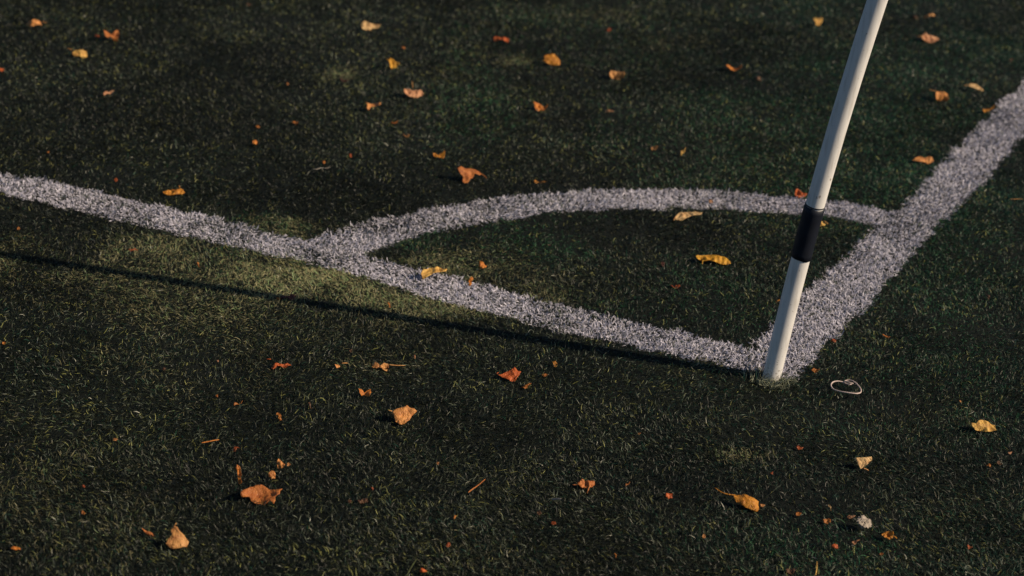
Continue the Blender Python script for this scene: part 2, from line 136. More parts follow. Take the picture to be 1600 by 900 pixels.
    ('leaf_fragment', 'tiny orange speck left of the small orange curl', -0.7447, -0.5941, 0.0068, 0.599, 30, 5.9, 7.4, 'orange', 'shard', None, None),
    ('leaf_fragment', 'dull brown scrap under the shadow on the left, left one of two', -0.8723, -0.5562, 0.0068, 0.605, 26, 9.1, 8.1, 'brown', 'shard', None, None),
    ('leaf_fragment', 'pinkish red scrap under the shadow on the left, right one of two', -0.8188, -0.4831, 0.0073, 0.606, 30, 6.2, 9.1, 'pink', 'shard', None, None),
    ('leaf_fragment', 'small orange speck at the left edge below the shadow', -1.1435, -0.6189, 0.007, 0.61, 30, 6.1, 7.8, 'orange', 'shard', None, None),
    ('fallen_leaf', 'red orange leaf cut near the bottom picture edge', -0.2102, -0.9062, 0.0079, 0.57, 34, 12.7, 10.2, 'red', 'shard', None, None),
    ('leaf_fragment', 'small red scrap above the bottom edge leaf', -0.2153, -0.824, 0.008, 0.574, 40, 6.1, 9.2, 'red', 'shard', None, None),
    ('leaf_fragment', 'small orange speck in the bottom turf, above the small red scrap', -0.2464, -0.7437, 0.0066, 0.578, 30, 5.4, 6.3, 'orange', 'sliver', None, None),
    ('leaf_fragment', 'tiny peach speck left of the thin red twig', -0.3447, -0.6105, 0.007, 0.587, 40, 4.7, 6.1, 'peach', 'shard', None, None),
    ('leaf_fragment', 'brown scrap right of two in the turf between oak-like leaf and red twig', -0.3786, -0.7715, 0.0067, 0.58, 20, 15.3, 9.7, 'brown', 'oval', None, None),
    ('leaf_fragment', 'brown scrap left of two in the turf between oak-like leaf and red twig', -0.3927, -0.783, 0.0066, 0.58, 24, 9.0, 8.0, 'brown', 'shard', None, None),
    ('leaf_fragment', 'tiny red speck above the two brown scraps', -0.3862, -0.7311, 0.0062, 0.582, 24, 4.6, 5.8, 'red', 'shard', None, None),
    ('fallen_leaf', 'small red brown crumpled leaf left of the long-stemmed amber leaf', -0.012, -0.5245, 0.0079, 0.581, 34, 10.4, 10.4, 'red', 'lobe', None, None),
    ('leaf_fragment', 'small orange scrap right of the ragged orange brown leaf', -0.0797, -0.5161, 0.0068, 0.583, 26, 7.6, 8.0, 'orange', 'curl', None, None),
    ('leaf_fragment', 'tiny peach speck below the middle of the lower turf', -0.1323, -0.3466, 0.0064, 0.592, 26, 6.1, 6.2, 'peach', 'shard', None, None),
    ('leaf_fragment', 'dark brown scrap below the pale straw bit, upper of two', -0.151, -0.6689, 0.0069, 0.578, 26, 7.3, 8.8, 'brown', 'shard', None, None),
    ('leaf_fragment', 'rust scrap below the pale straw bit, lower of two', -0.1226, -0.6829, 0.0064, 0.577, 26, 7.3, 6.5, 'red', 'shard', None, None),
    ('leaf_fragment', 'peach scrap under the long-stemmed amber leaf', 0.0733, -0.607, 0.0078, 0.575, 42, 5.5, 8.4, 'peach', 'shard', None, None),
    ('leaf_fragment', 'small orange sliver near the bottom edge right of centre', -0.0113, -0.7227, 0.0074, 0.572, 42, 4.4, 7.3, 'orange', 'sliver', None, None),
    ('leaf_fragment', 'pale peach bit touching the right end of the long-stemmed amber leaf', 0.1126, -0.4694, 0.0072, 0.58, 38, 7.6, 7.0, 'peach', 'shard', None, None),
    ('leaf_fragment', 'small red orange scrap left above the cream folded leaf', 0.0983, -0.2515, 0.0074, 0.589, 32, 10.2, 9.1, 'red', 'tri', None, None),
    ('leaf_fragment', 'tiny red scrap far left of the cream folded leaf', 0.0898, -0.3613, 0.0065, 0.585, 32, 5.9, 5.5, 'red', 'shard', None, None),
    ('leaf_fragment', 'orange scrap left of the white paper, leftmost of three', 0.1647, -0.4657, 0.0072, 0.578, 32, 8.5, 8.3, 'orange', 'shard', None, None),
    ('leaf_fragment', 'orange scrap left of the white paper, middle of three', 0.2071, -0.4638, 0.0074, 0.577, 32, 11.3, 9.2, 'orange', 'lobe', None, None),
    ('leaf_fragment', 'small upright cream sliver above the orange scraps by the paper', 0.1999, -0.4256, 0.009, 0.579, 50, 4.8, 10.3, 'cream', 'sliver', None, None),
    ('leaf_fragment', 'pinkish scrap touching the upper left of the white paper', 0.2332, -0.4299, 0.0061, 0.578, 22, 11.4, 5.7, 'pink', 'oval', None, None),
    ('fallen_leaf', 'orange oval leaf right below the white paper', 0.2961, -0.4636, 0.0082, 0.575, 32, 16.9, 12.1, 'amber', 'oval', None, [[7.5, -3.01], [12.18, -7.03]]),
    ('fallen_leaf', 'bright red orange leaf below left of the white paper', 0.2417, -0.5371, 0.0078, 0.573, 36, 11.0, 9.6, 'red', 'shard', None, None),
    ('leaf_fragment', 'pinkish red strip under the white paper', 0.2603, -0.5027, 0.0064, 0.574, 22, 13.9, 7.7, 'pink', 'sliver', None, None),
    ('leaf_fragment', 'small orange speck under the orange oval leaf', 0.3017, -0.5161, 0.0071, 0.572, 32, 5.5, 7.9, 'orange', 'shard', None, None),
    ('leaf_fragment', 'orange scrap below the plump domed leaf, left of a pair', 0.3685, -0.1434, 0.0065, 0.586, 26, 8.3, 7.0, 'orange', 'shard', None, None),
    ('leaf_fragment', 'brown scrap below the plump domed leaf, right of a pair', 0.38, -0.1286, 0.0068, 0.587, 26, 9.3, 8.2, 'brown', 'shard', None, None),
    ('leaf_fragment', 'pinkish scrap near the right edge below the plump domed leaf', 0.3859, -0.0828, 0.0071, 0.588, 26, 9.5, 9.6, 'pink', 'shard', None, None),
    ('leaf_fragment', 'tiny peach speck above the plump domed leaf', 0.2718, 0.0721, 0.007, 0.598, 34, 5.6, 7.2, 'peach', 'shard', None, None),
    ('leaf_fragment', 'small red scrap in the bottom right corner turf', 0.404, -0.425, 0.0064, 0.573, 26, 7.5, 6.3, 'red', 'tri', None, None),
    ('leaf_fragment', 'dull brown scrap on the bottom edge, right of centre', 0.2071, -0.6301, 0.0066, 0.57, 18, 12.5, 10.1, 'brown', 'oval', None, None),
]

sc = bpy.context.scene
COL = sc.collection
# ------------------------------------------------------------------ camera, sky, sun, exposure
cd = bpy.data.cameras.new('camera'); cam = bpy.data.objects.new('camera', cd); COL.objects.link(cam)
cd.sensor_width = 36; cd.sensor_fit = 'HORIZONTAL'; cd.lens = LENS
cd.clip_start = .05; cd.clip_end = 2000
m = Matrix([[ROT[0][i], ROT[1][i], -ROT[2][i]] for i in range(3)]).to_4x4(); m.translation = Vector(CAM)
cam.matrix_world = m
cd.dof.use_dof = True; cd.dof.focus_distance = 3.05; cd.dof.aperture_fstop = 5.6
sc.camera = cam
SUN_EL = R(32); SUN_AZ = R(79.8)          # azimuth clockwise from +Y
w = bpy.data.worlds.new('World'); sc.world = w; w.use_nodes = True
nt = w.node_tree; sky = nt.nodes.new('ShaderNodeTexSky'); sky.sky_type = 'NISHITA'; sky.sun_disc = False
sky.sun_elevation = SUN_EL; sky.sun_rotation = SUN_AZ; sky.ozone_density = 4.0
nt.links.new(sky.outputs[0], nt.nodes['Background'].inputs[0]); nt.nodes['Background'].inputs[1].default_value = .062
sd = bpy.data.lights.new('sun', 'SUN'); sun = bpy.data.objects.new('sun', sd); COL.objects.link(sun)
sd.energy = 4.8; sd.angle = R(.5); sd.color = (1, .81, .60)
dv = Vector((math.sin(SUN_AZ)*math.cos(SUN_EL), math.cos(SUN_AZ)*math.cos(SUN_EL), math.sin(SUN_EL)))
sun.rotation_euler = dv.to_track_quat('Z', 'Y').to_euler()
sc.view_settings.view_transform = 'Standard'; sc.view_settings.look = 'None'
sc.view_settings.exposure = 0.0; sc.view_settings.gamma = 1
sc.render.engine = 'CYCLES'

# ------------------------------------------------------------------ helpers
def tag(o, label=None, cat=None, group=None, kind=None):
    if label: o['label'] = label
    if cat: o['category'] = cat
    if group: o['group'] = group
    if kind: o['kind'] = kind
    return o
def link(name, me, mat=None, parent=None):
    o = bpy.data.objects.new(name, me); COL.objects.link(o)
    if mat is not None: me.materials.append(mat)
    if parent is not None: o.parent = parent
    return o
def mat(name):
    m = bpy.data.materials.new(name); m.use_nodes = True
    return m, m.node_tree.nodes, m.node_tree.links, m.node_tree.nodes['Principled BSDF']
class Noise:
    """smooth value noise on a plane"""
    def __init__(s, seed, cell): s.g = np.random.default_rng(seed).random((257, 257)); s.c = cell
    def __call__(s, x, y):
        x = x/s.c + 100; y = y/s.c + 100
        i = np.floor(x).astype(int); j = np.floor(y).astype(int); fx = x-i; fy = y-j
        fx = fx*fx*(3-2*fx); fy = fy*fy*(3-2*fy); i %= 256; j %= 256
        g = s.g
        return (g[i, j]*(1-fx)+g[i+1, j]*fx)*(1-fy)+(g[i, j+1]*(1-fx)+g[i+1, j+1]*fx)*fy
def fbm(seed, cell, n=3):
    L = [Noise(seed+k, cell/2**k) for k in range(n)]
    return lambda x, y: sum(l(x, y)/2**k for k, l in enumerate(L))/sum(1/2**k for k in range(n))

# ------------------------------------------------------------------ materials
def ground_material():
    m, N, Lk, b = mat('rubber_infill')
    tc = N.new('ShaderNodeNewGeometry')
    n1 = N.new('ShaderNodeTexNoise'); n1.inputs['Scale'].default_value = 450; n1.inputs['Detail'].default_value = 3
    n2 = N.new('ShaderNodeTexNoise'); n2.inputs['Scale'].default_value = 2.2; n2.inputs['Detail'].default_value = 4
    for n in (n1, n2): Lk.new(tc.outputs['Position'], n.inputs['Vector'])
    cr = N.new('ShaderNodeValToRGB'); e = cr.color_ramp.elements
    e[0].position = .35; e[0].color = (.004, .006, .006, 1); e[1].position = .7; e[1].color = (.018, .024, .017, 1)
    Lk.new(n1.outputs['Fac'], cr.inputs['Fac'])
    mx = N.new('ShaderNodeMix'); mx.data_type = 'RGBA'; mx.blend_type = 'MULTIPLY'; mx.inputs[0].default_value = .6
    Lk.new(cr.outputs['Color'], mx.inputs[6]); Lk.new(n2.outputs['Fac'], mx.inputs[7])
    Lk.new(mx.outputs[2], b.inputs['Base Color'])
    b.inputs['Roughness'].default_value = .9; b.inputs['Specular IOR Level'].default_value = .15
    bp = N.new('ShaderNodeBump'); bp.inputs['Strength'].default_value = .8; bp.inputs['Distance'].default_value = .002
    Lk.new(n1.outputs['Fac'], bp.inputs['Height']); Lk.new(bp.outputs['Normal'], b.inputs['Normal'])
    return m
def blade_material(name, rough, spec, trans):
    m, N, Lk, b = mat(name)
    a = N.new('ShaderNodeAttribute'); a.attribute_name = 'tint'
    Lk.new(a.outputs['Color'], b.inputs['Base Color'])
    b.inputs['Roughness'].default_value = rough; b.inputs['Specular IOR Level'].default_value = spec
    if trans:
        t = N.new('ShaderNodeBsdfTranslucent'); Lk.new(a.outputs['Color'], t.inputs['Color'])
        mx = N.new('ShaderNodeMixShader'); mx.inputs[0].default_value = trans
        Lk.new(b.outputs[0], mx.inputs[1]); Lk.new(t.outputs[0], mx.inputs[2])
        Lk.new(mx.outputs[0], N['Material Output'].inputs['Surface'])
    return m
TONES = dict(cream=(.78,.54,.24), straw=(.78,.49,.12), gold=(.74,.40,.035), amber=(.62,.27,.03), orange=(.68,.25,.04),
    tan=(.66,.34,.11), peach=(.74,.34,.10), russet=(.56,.20,.05), red=(.56,.13,.03), pink=(.68,.36,.18), brown=(.19,.095,.045),
    dark=(.11,.035,.022), white=(.45,.42,.36), olive=(.10,.13,.04))
_lm = {}
def leaf_material(tone, dull=1.0):
    if (tone, dull) in _lm: return _lm[(tone, dull)]
    m, N, Lk, b = mat('dry_leaf_'+tone); c = tuple(v*dull for v in TONES[tone])
    tc = N.new('ShaderNodeTexCoord'); oi = N.new('ShaderNodeObjectInfo')
    va = N.new('ShaderNodeVectorMath'); va.operation = 'ADD'
    Lk.new(tc.outputs['Object'], va.inputs[0]); Lk.new(oi.outputs['Location'], va.inputs[1])
    n = N.new('ShaderNodeTexNoise'); n.inputs['Scale'].default_value = 90; n.inputs['Detail'].default_value = 5; n.inputs['Roughness'].default_value = .65
    v = N.new('ShaderNodeTexVoronoi'); v.feature = 'DISTANCE_TO_EDGE'; v.inputs['Scale'].default_value = 260
    sp = N.new('ShaderNodeTexNoise'); sp.inputs['Scale'].default_value = 420; sp.inputs['Detail'].default_value = 2
    for q in (n, v, sp): Lk.new(va.outputs[0], q.inputs['Vector'])
    cr = N.new('ShaderNodeValToRGB'); e = cr.color_ramp.elements
    e[0].position = .34; e[0].color = (c[0]*.52, c[1]*.42, c[2]*.4, 1)
    e[1].position = .56; e[1].color = (*c, 1)
    x = cr.color_ramp.elements.new(.74); x.color = (min(1, c[0]*1.2), min(1, c[1]*1.25), min(1, c[2]*1.4), 1)
    Lk.new(n.outputs['Fac'], cr.inputs['Fac'])
    r2 = N.new('ShaderNodeValToRGB'); e = r2.color_ramp.elements
    e[0].position = .66; e[0].color = (1, 1, 1, 1); e[1].position = .74; e[1].color = (.4, .3, .25, 1)
    Lk.new(sp.outputs['Fac'], r2.inputs['Fac'])
    mx = N.new('ShaderNodeMix'); mx.data_type = 'RGBA'; mx.blend_type = 'MULTIPLY'; mx.inputs[0].default_value = .8
    Lk.new(cr.outputs['Color'], mx.inputs[6]); Lk.new(r2.outputs['Color'], mx.inputs[7])
    av = N.new('ShaderNodeAttribute'); av.attribute_name = 'vein'
    m2 = N.new('ShaderNodeMix'); m2.data_type = 'RGBA'; m2.inputs[7].default_value = (c[0]*.62, c[1]*.45, c[2]*.4, 1)
    Lk.new(mx.outputs[2], m2.inputs[6]); mm = N.new('ShaderNodeMath'); mm.operation = 'MULTIPLY'; mm.inputs[1].default_value = .7
    Lk.new(av.outputs['Fac'], mm.inputs[0]); Lk.new(mm.outputs[0], m2.inputs[0]); mx = m2
    Lk.new(mx.outputs[2], b.inputs['Base Color']); b.inputs['Roughness'].default_value = .55
    b.inputs['Specular IOR Level'].default_value = .35
    bp = N.new('ShaderNodeBump'); bp.inputs['Strength'].default_value = .8; bp.inputs['Distance'].default_value = .0016
    Lk.new(v.outputs['Distance'], bp.inputs['Height']); Lk.new(bp.outputs['Normal'], b.inputs['Normal'])
    t = N.new('ShaderNodeBsdfTranslucent'); Lk.new(mx.outputs[2], t.inputs['Color'])
    ms = N.new('ShaderNodeMixShader'); ms.inputs[0].default_value = .22
    Lk.new(b.outputs[0], ms.inputs[1]); Lk.new(t.outputs[0], ms.inputs[2]); Lk.new(ms.outputs[0], N['Material Output'].inputs['Surface'])
    _lm[(tone, dull)] = m; return m
def plain(name, c, rough, spec=.4, nscale=0, namp=.1, bump=0):
    m, N, Lk, b = mat(name); b.inputs['Roughness'].default_value = rough; b.inputs['Specular IOR Level'].default_value = spec
    tc = N.new('ShaderNodeTexCoord'); n = N.new('ShaderNodeTexNoise'); n.inputs['Scale'].default_value = nscale or 40; n.inputs['Detail'].default_value = 6
    Lk.new(tc.outputs['Object'], n.inputs['Vector'])
    cr = N.new('ShaderNodeValToRGB'); e = cr.color_ramp.elements
    e[0].position = .3; e[0].color = (*[x*(1-namp) for x in c], 1); e[1].position = .6; e[1].color = (*c, 1)
    Lk.new(n.outputs['Fac'], cr.inputs['Fac']); Lk.new(cr.outputs['Color'], b.inputs['Base Color'])
    if bump:
        bp = N.new('ShaderNodeBump'); bp.inputs['Strength'].default_value = bump; bp.inputs['Distance'].default_value = .001
        Lk.new(n.outputs['Fac'], bp.inputs['Height']); Lk.new(bp.outputs['Normal'], b.inputs['Normal'])
    return m

# ------------------------------------------------------------------ ground sheet
me = bpy.data.meshes.new('ground'); S = 300
me.from_pydata([(-S,-S,0),(S,-S,0),(S,S,0),(-S,S,0)], [], [(0,1,2,3)])
tag(link('ground', me, ground_material()), kind='structure')

# ------------------------------------------------------------------ artificial turf, blade by blade
rng = np.random.default_rng(11)
def pip(x, y, poly):
    c = np.zeros(len(x), bool); n = len(poly)
    for i in range(n):
        x1, y1 = poly[i]; x2, y2 = poly[(i+1) % n]
        k = ((y1 > y) != (y2 > y)) & (x < (x2-x1)*(y-y1)/(y2-y1+1e-12)+x1)
        c ^= k
    return c
def grow(poly, d):
    c = np.mean(poly, 0); q = []
    for p in poly:
        v = np.array(p)-c; q.append(tuple(c+v*(1+d/np.linalg.norm(v))))
    return q
def scatter(poly, dens, hole=None):
    P = np.array(poly); lo, hi = P.min(0), P.max(0); n = int((hi-lo).prod()*dens)
    x = rng.uniform(lo[0], hi[0], n); y = rng.uniform(lo[1], hi[1], n)
    k = pip(x, y, poly)
    if hole is not None: k &= ~pip(x, y, hole)
    return x[k], y[k]
inner = grow(QUAD, .32); outer = grow(QUAD, 1.9)
x, y = scatter(inner, DENS)
d = np.hypot(np.hypot(x-CAM[0], y-CAM[1]), CAM[2])
k = rng.random(len(x)) < np.clip((2.7/d)**1.35, .2, 1); x, y, d = x[k], y[k], d[k]
xo, yo = scatter(outer, 7000, inner)
wide = np.r_[np.clip(d/3.1, 1, 1.9), np.full(len(xo), 2.6)]
x = np.r_[x, xo]; y = np.r_[y, yo]
n1 = fbm(1, .35); n2 = fbm(5, .12); n3 = fbm(9, .055, 2); n4 = fbm(21, .6); n5 = fbm(33, .16); ne = fbm(41, .03, 2); nd = fbm(51, .22)
# which painted line a blade stands in (the paint edge wanders a little)
ex = (ne(x, y)-.5)*.030; ey = (ne(y+9, x-7)-.5)*.030
A_UP, A_LO, B_L, B_R = [np.array(q) for q in (A_UP, A_LO, B_L, B_R)]
jx = x+ex+rng.normal(0, .0022, len(x)); jy = y+ey+rng.normal(0, .0022, len(x))
def itp(v, P, a, b): o = np.argsort(P[:, a]); return np.interp(v, P[o, a], P[o, b])
inA = (jy > itp(jx, A_LO, 0, 1)) & (jy < itp(jx, A_UP, 0, 1)) & (jx < itp(jy, B_R, 1, 0))
inB = (jx > itp(jy, B_L, 1, 0)) & (jx < itp(jy, B_R, 1, 0)) & (jy > .022-1.2*(jx+.02))
rr = np.hypot(jx-ARC_C[0], jy-ARC_C[1]); tt = np.arctan2(jy-ARC_C[1], -(jx-ARC_C[0]))
def polar(E): E = np.array(E)-ARC_C; a = np.arctan2(E[:, 1], -E[:, 0]); q = np.hypot(E[:, 0], E[:, 1]); o = np.argsort(a); return a[o], q[o]
ao, ro = polar(ARC_O); ai, ri = polar(ARC_I)
inC = (rr < np.interp(tt, ao, ro)) & (rr > np.interp(tt, ai, ri)) & (jx < 0) & (jy > 0) & ~inA & ~inB
white = inA | inB | inC
# sunlit patches: sunlight painted as lighter olive blades, pile also combed flatter
sunlit = np.zeros(len(x))
for cx_, cy_, ax_, ay_, bx_, by_, s_ in SUNLIT_PATCH:
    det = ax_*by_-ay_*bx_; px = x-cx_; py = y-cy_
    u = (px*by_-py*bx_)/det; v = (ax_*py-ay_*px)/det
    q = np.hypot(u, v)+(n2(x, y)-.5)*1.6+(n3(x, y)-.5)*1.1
    sunlit = np.maximum(sunlit, s_*np.clip((1.15-q)/.95, 0, 1))
n = len(x)
near = np.arange(n) < len(d)
# blades: lean azimuth follows a field of tufts
az = 2*math.pi*(1.6*n1(x, y)+.9*n2(x, y)) + 2.2*(n3(x, y)-.5) + rng.normal(0, 1.0, n)
az = np.where(rng.random(n) < .25, rng.uniform(0, 2*math.pi, n), az)
ln = rng.uniform(.007, .0165, n)*(1+.25*(n5(x, y)-.5)); ln = np.where(white, ln*.9, ln)
th0 = np.clip(rng.normal(.82, .33, n)+.15*sunlit+.5*(n5(x, y)-.4), .05, 1.35)   # lean from the vertical at the root
bend = rng.normal(.42, .35, n)                                            # added at each joint
ln = np.where(near, ln, ln*1.25)
# longer tuft round the pole foot
rp = np.hypot(x-POLE[0], y-POLE[1]); tuft = (rp < .032+.02*n3(x, y)) & (rp > POLE[4]*.9)
ln = np.where(tuft, ln*1.6, ln); th0 = np.where(tuft, th0*.45, th0)
keep = (rp > POLE[4]*.8)
# thin out the pile: bare, rubber-filled ground between tufts
bare = np.clip((nd(x, y)-.42)*2.2, 0, 1)
pk = np.where(white, .92-.35*np.clip((n2(x+5, y)-.5)*3, 0, 1), np.clip(.76-.50*bare+.6*sunlit, 0, 1))
keep &= rng.random(n) < pk
wd = rng.uniform(.0006, .0012, n)*wide; wd = np.where(white, wd*1.35, wd)
twist = rng.normal(0, .7, n)
# tint: one colour per blade
u = rng.random((n, 1)); t4 = n4(x, y)[:, None]; t5 = n5(x, y)[:, None]; t3 = n3(x, y)[:, None]
dark = np.array([.004, .008, .006]); mid = np.array([.050, .060, .026]); yel = np.array([.21, .22, .07]); teal = np.array([.008, .068, .040])
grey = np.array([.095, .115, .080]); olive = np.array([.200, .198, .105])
c = dark+(mid-dark)*np.clip(rng.random((n, 1))**2.6*(.15+1.15*t5), 0, 1)
right = np.clip((x*ROT[0][0]+y*ROT[0][1]+.35)/1.3, 0, 1)[:, None]     # the pile is greener toward the corner
lush = np.zeros(n)
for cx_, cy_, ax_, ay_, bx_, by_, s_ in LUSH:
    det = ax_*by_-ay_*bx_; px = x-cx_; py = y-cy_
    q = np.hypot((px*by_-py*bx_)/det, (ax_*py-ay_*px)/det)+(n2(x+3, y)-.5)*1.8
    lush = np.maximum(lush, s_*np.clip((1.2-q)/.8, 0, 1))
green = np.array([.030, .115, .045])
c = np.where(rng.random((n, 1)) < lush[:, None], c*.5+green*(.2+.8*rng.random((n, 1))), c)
c = np.where(rng.random((n, 1)) < np.clip(.06+1.1*right*(t4*1.7-.15), 0, .9), c*.55+teal*(.15+.6*rng.random((n, 1))), c)
c = np.where(u < .022+.05*(t3 > .6), yel*(.6+.8*rng.random((n, 1))), c)
c = np.where((u > .92), grey*(.6+1.1*rng.random((n, 1))), c)
ww = np.clip(sunlit[:, None]*(.7+.8*t3), 0, .93)
c = np.where(rng.random((n, 1)) < ww, olive*(.60+.85*sunlit[:, None])*(.40+.95*rng.random((n, 1)))*np.where(rng.random((n, 1)) < .3, [.7, 1.0, .8], [1.05, 1, .95]), c)  # painted sunlight: blades in the sunlit patches turn lighter olive
c = np.where(tuft[:, None] & (rng.random((n, 1)) < .6), np.array([.30, .32, .22]), c)
c = np.where(u > .9975, np.array([.42, .42, .33]), c)
patchy = fbm(77, .30); mott = .55+1.0*np.clip((patchy(x, y)-.28)*1.9, 0, 1)
mott = np.where(mott < 1, mott+(1-mott)*np.clip(np.maximum(sunlit, lush)*1.6, 0, 1), mott); mott = np.minimum(mott, 1.25)
c = c*mott[:, None]
pa = np.array([.74, .715, .80])*(.60+.52*rng.random((n, 1)))
dirt = np.clip((n2(x+5, y)-.52)*2.4, 0, .8)[:, None]
pa = pa*(1-.25*dirt)
pa = np.where(rng.random((n, 1)) < .07+.22*dirt, np.array([.07, .09, .06])*(.5+rng.random((n, 1))), pa)
c = np.where(white[:, None], pa, c)
def build(name, sel, material, under):
    X, Y = x[sel], y[sel]; n = len(X)
    a = az[sel]; L = ln[sel]; W = wd[sel]/2
    dx, dy = np.cos(a), np.sin(a); th = th0[sel]; bd = bend[sel]; tw = twist[sel]
    pos = np.stack([X, Y, np.full(n, -.001)], 1); V = []
    seg = [.34, .36, .30]; wk = [1, .95, .7]
    tdir = a.copy(); sw = rng.normal(0, .5, n)
    for k in range(4):
        if k < 3:
            # width vector: horizontal normal to lean, turned by the twist about the blade
            sx, sy = -np.sin(tdir), np.cos(tdir)
            nx, ny, nz = -np.cos(th)*np.cos(tdir), -np.cos(th)*np.sin(tdir), np.sin(th)
            t_ = tw*(.4+.4*k); ct, st = np.cos(t_), np.sin(t_)
            wv = np.stack([sx*ct+nx*st, sy*ct+ny*st, nz*st], 1)*(W*wk[k])[:, None]
            V += [pos-wv, pos+wv]
            dv_ = np.stack([np.sin(th)*np.cos(tdir), np.sin(th)*np.sin(tdir), np.cos(th)], 1)
            pos = pos+dv_*(L*seg[k])[:, None]
            pos[:, 2] = np.maximum(pos[:, 2], .0015)
            th = np.clip(th+bd, 0, 1.75); tdir = tdir+sw
        else: V += [pos]
    V = np.stack(V, 1).reshape(-1, 3).astype(np.float32)      # 7 per blade
    b = (np.arange(n)*7)[:, None]
    loops = np.hstack([b+0, b+1, b+3, b+2, b+2, b+3, b+5, b+4, b+4, b+5, b+6]).astype(np.int32).ravel()
    ls = (np.arange(n)[:, None]*11+np.array([0, 4, 8])).astype(np.int32).ravel()
    me = bpy.data.meshes.new(name)
    me.vertices.add(len(V)); me.vertices.foreach_set('co', V.ravel())
    me.loops.add(len(loops)); me.loops.foreach_set('vertex_index', loops)
    me.polygons.add(len(ls)); me.polygons.foreach_set('loop_start', ls)
    me.update(calc_edges=True)
    cc = c[sel]; F = np.ones((n, 3, 4), np.float32); F[:, :, :3] = cc[:, None, :]
    if under: F[:, 0, :3] = cc*.45+np.array([.03, .04, .02])      # paint does not reach the root
    at = me.attributes.new('tint', 'FLOAT_COLOR', 'FACE'); at.data.foreach_set('color', F.ravel())
    me.polygons.foreach_set('use_smooth', np.ones(len(ls), bool))
    return link(name, me, material)
MT = blade_material('turf_fibre', .45, .25, .18); MW = blade_material('painted_fibre', .6, .25, .15)
tag(build('turf_grass', keep & ~white, MT, False), 'short dark green artificial turf with sunlit olive patches painted in', 'grass', kind='stuff')
tag(build('touchline', keep & inA & ~inB, MW, True), kind='structure')
tag(build('goal_line', keep & inB, MW, True), kind='structure')
tag(build('corner_arc', keep & inC, MW, True), kind='structure')

# ------------------------------------------------------------------ corner post
def tube_mesh(name, pts, rad, seg=12, cap=True, wob=None):
    bm = bmesh.new(); rings = []; pts = [Vector(p) for p in pts]
    for i, p in enumerate(pts):
        t = (pts[min(i+1, len(pts)-1)]-pts[max(i-1, 0)]).normalized()
        a = t.orthogonal().normalized() if i == 0 else (prev-t*prev.dot(t)).normalized()
        prev = a; b = t.cross(a); r = rad[i] if isinstance(rad, (list, tuple)) else rad
        rings.append([bm.verts.new(p+(a*math.cos(q)+b*math.sin(q))*r+(t*wob(i, q) if wob else Vector()))
                      for q in [2*math.pi*k/seg for k in range(seg)]])
    for A, B in zip(rings, rings[1:]):
        for k in range(seg): bm.faces.new((A[k], A[(k+1) % seg], B[(k+1) % seg], B[k])).smooth = True
    if cap: bm.faces.new(rings[0][::-1]); bm.faces.new(rings[-1])
    me = bpy.data.meshes.new(name); bm.to_mesh(me); bm.free(); return me
bx, by, tx, ty, pr = POLE
AX = lambda h: Vector((tx*h+BEND*min(max(h, 0), 1)**2+(2*BEND*(h-1) if h > 1 else 0), ty*h, h))
post = bpy.data.objects.new('corner_post', None); COL.objects.link(post); post.location = (bx, by, 0)
tag(post, 'tall leaning white corner post with a black band, planted where the white lines meet', 'corner post')
pm, N, Lk, b = mat('white_plastic')
tc = N.new('ShaderNodeTexCoord'); mp = N.new('ShaderNodeMapping'); mp.inputs['Scale'].default_value = (1, 1, .12)
n_ = N.new('ShaderNodeTexNoise'); n_.inputs['Scale'].default_value = 160; n_.inputs['Detail'].default_value = 5
n6 = N.new('ShaderNodeTexNoise'); n6.inputs['Scale'].default_value = 55; n6.inputs['Detail'].default_value = 3
Lk.new(tc.outputs['Object'], mp.inputs['Vector']); Lk.new(mp.outputs['Vector'], n_.inputs['Vector']); Lk.new(tc.outputs['Object'], n6.inputs['Vector'])
cr = N.new('ShaderNodeValToRGB'); e = cr.color_ramp.elements
e[0].position = .30; e[0].color = (.60, .58, .54, 1); e[1].position = .52; e[1].color = (.74, .73, .70, 1)
Lk.new(n_.outputs['Fac'], cr.inputs['Fac'])
c2 = N.new('ShaderNodeValToRGB'); e = c2.color_ramp.elements
e[0].position = .69; e[0].color = (1, 1, 1, 1); e[1].position = .72; e[1].color = (.35, .32, .28, 1)
Lk.new(n6.outputs['Fac'], c2.inputs['Fac'])
mx = N.new('ShaderNodeMix'); mx.data_type = 'RGBA'; mx.blend_type = 'MULTIPLY'; mx.inputs[0].default_value = .8
Lk.new(cr.outputs['Color'], mx.inputs[6]); Lk.new(c2.outputs['Color'], mx.inputs[7])
sx = N.new('ShaderNodeSeparateXYZ'); Lk.new(tc.outputs['Object'], sx.inputs[0])
mr = N.new('ShaderNodeMapRange'); mr.inputs[1].default_value = .05; mr.inputs[2].default_value = 0; mr.inputs[3].default_value = 0; mr.inputs[4].default_value = .2
Lk.new(sx.outputs['Z'], mr.inputs[0])
n7 = N.new('ShaderNodeTexNoise'); n7.inputs['Scale'].default_value = 260; n7.inputs['Detail'].default_value = 4; Lk.new(tc.outputs['Object'], n7.inputs['Vector'])
m7 = N.new('ShaderNodeMath'); m7.operation = 'MULTIPLY_ADD'; m7.inputs[1].default_value = 1; Lk.new(mr.outputs[0], m7.inputs[0]); Lk.new(n7.outputs['Fac'], m7.inputs[2])
c7 = N.new('ShaderNodeValToRGB'); e = c7.color_ramp.elements; e[0].position = .66; e[0].color = (0, 0, 0, 1); e[1].position = .80; e[1].color = (.7, .7, .7, 1)
Lk.new(m7.outputs[0], c7.inputs['Fac'])
mz = N.new('ShaderNodeMix'); mz.data_type = 'RGBA'; mz.inputs[7].default_value = (.16, .13, .09, 1)
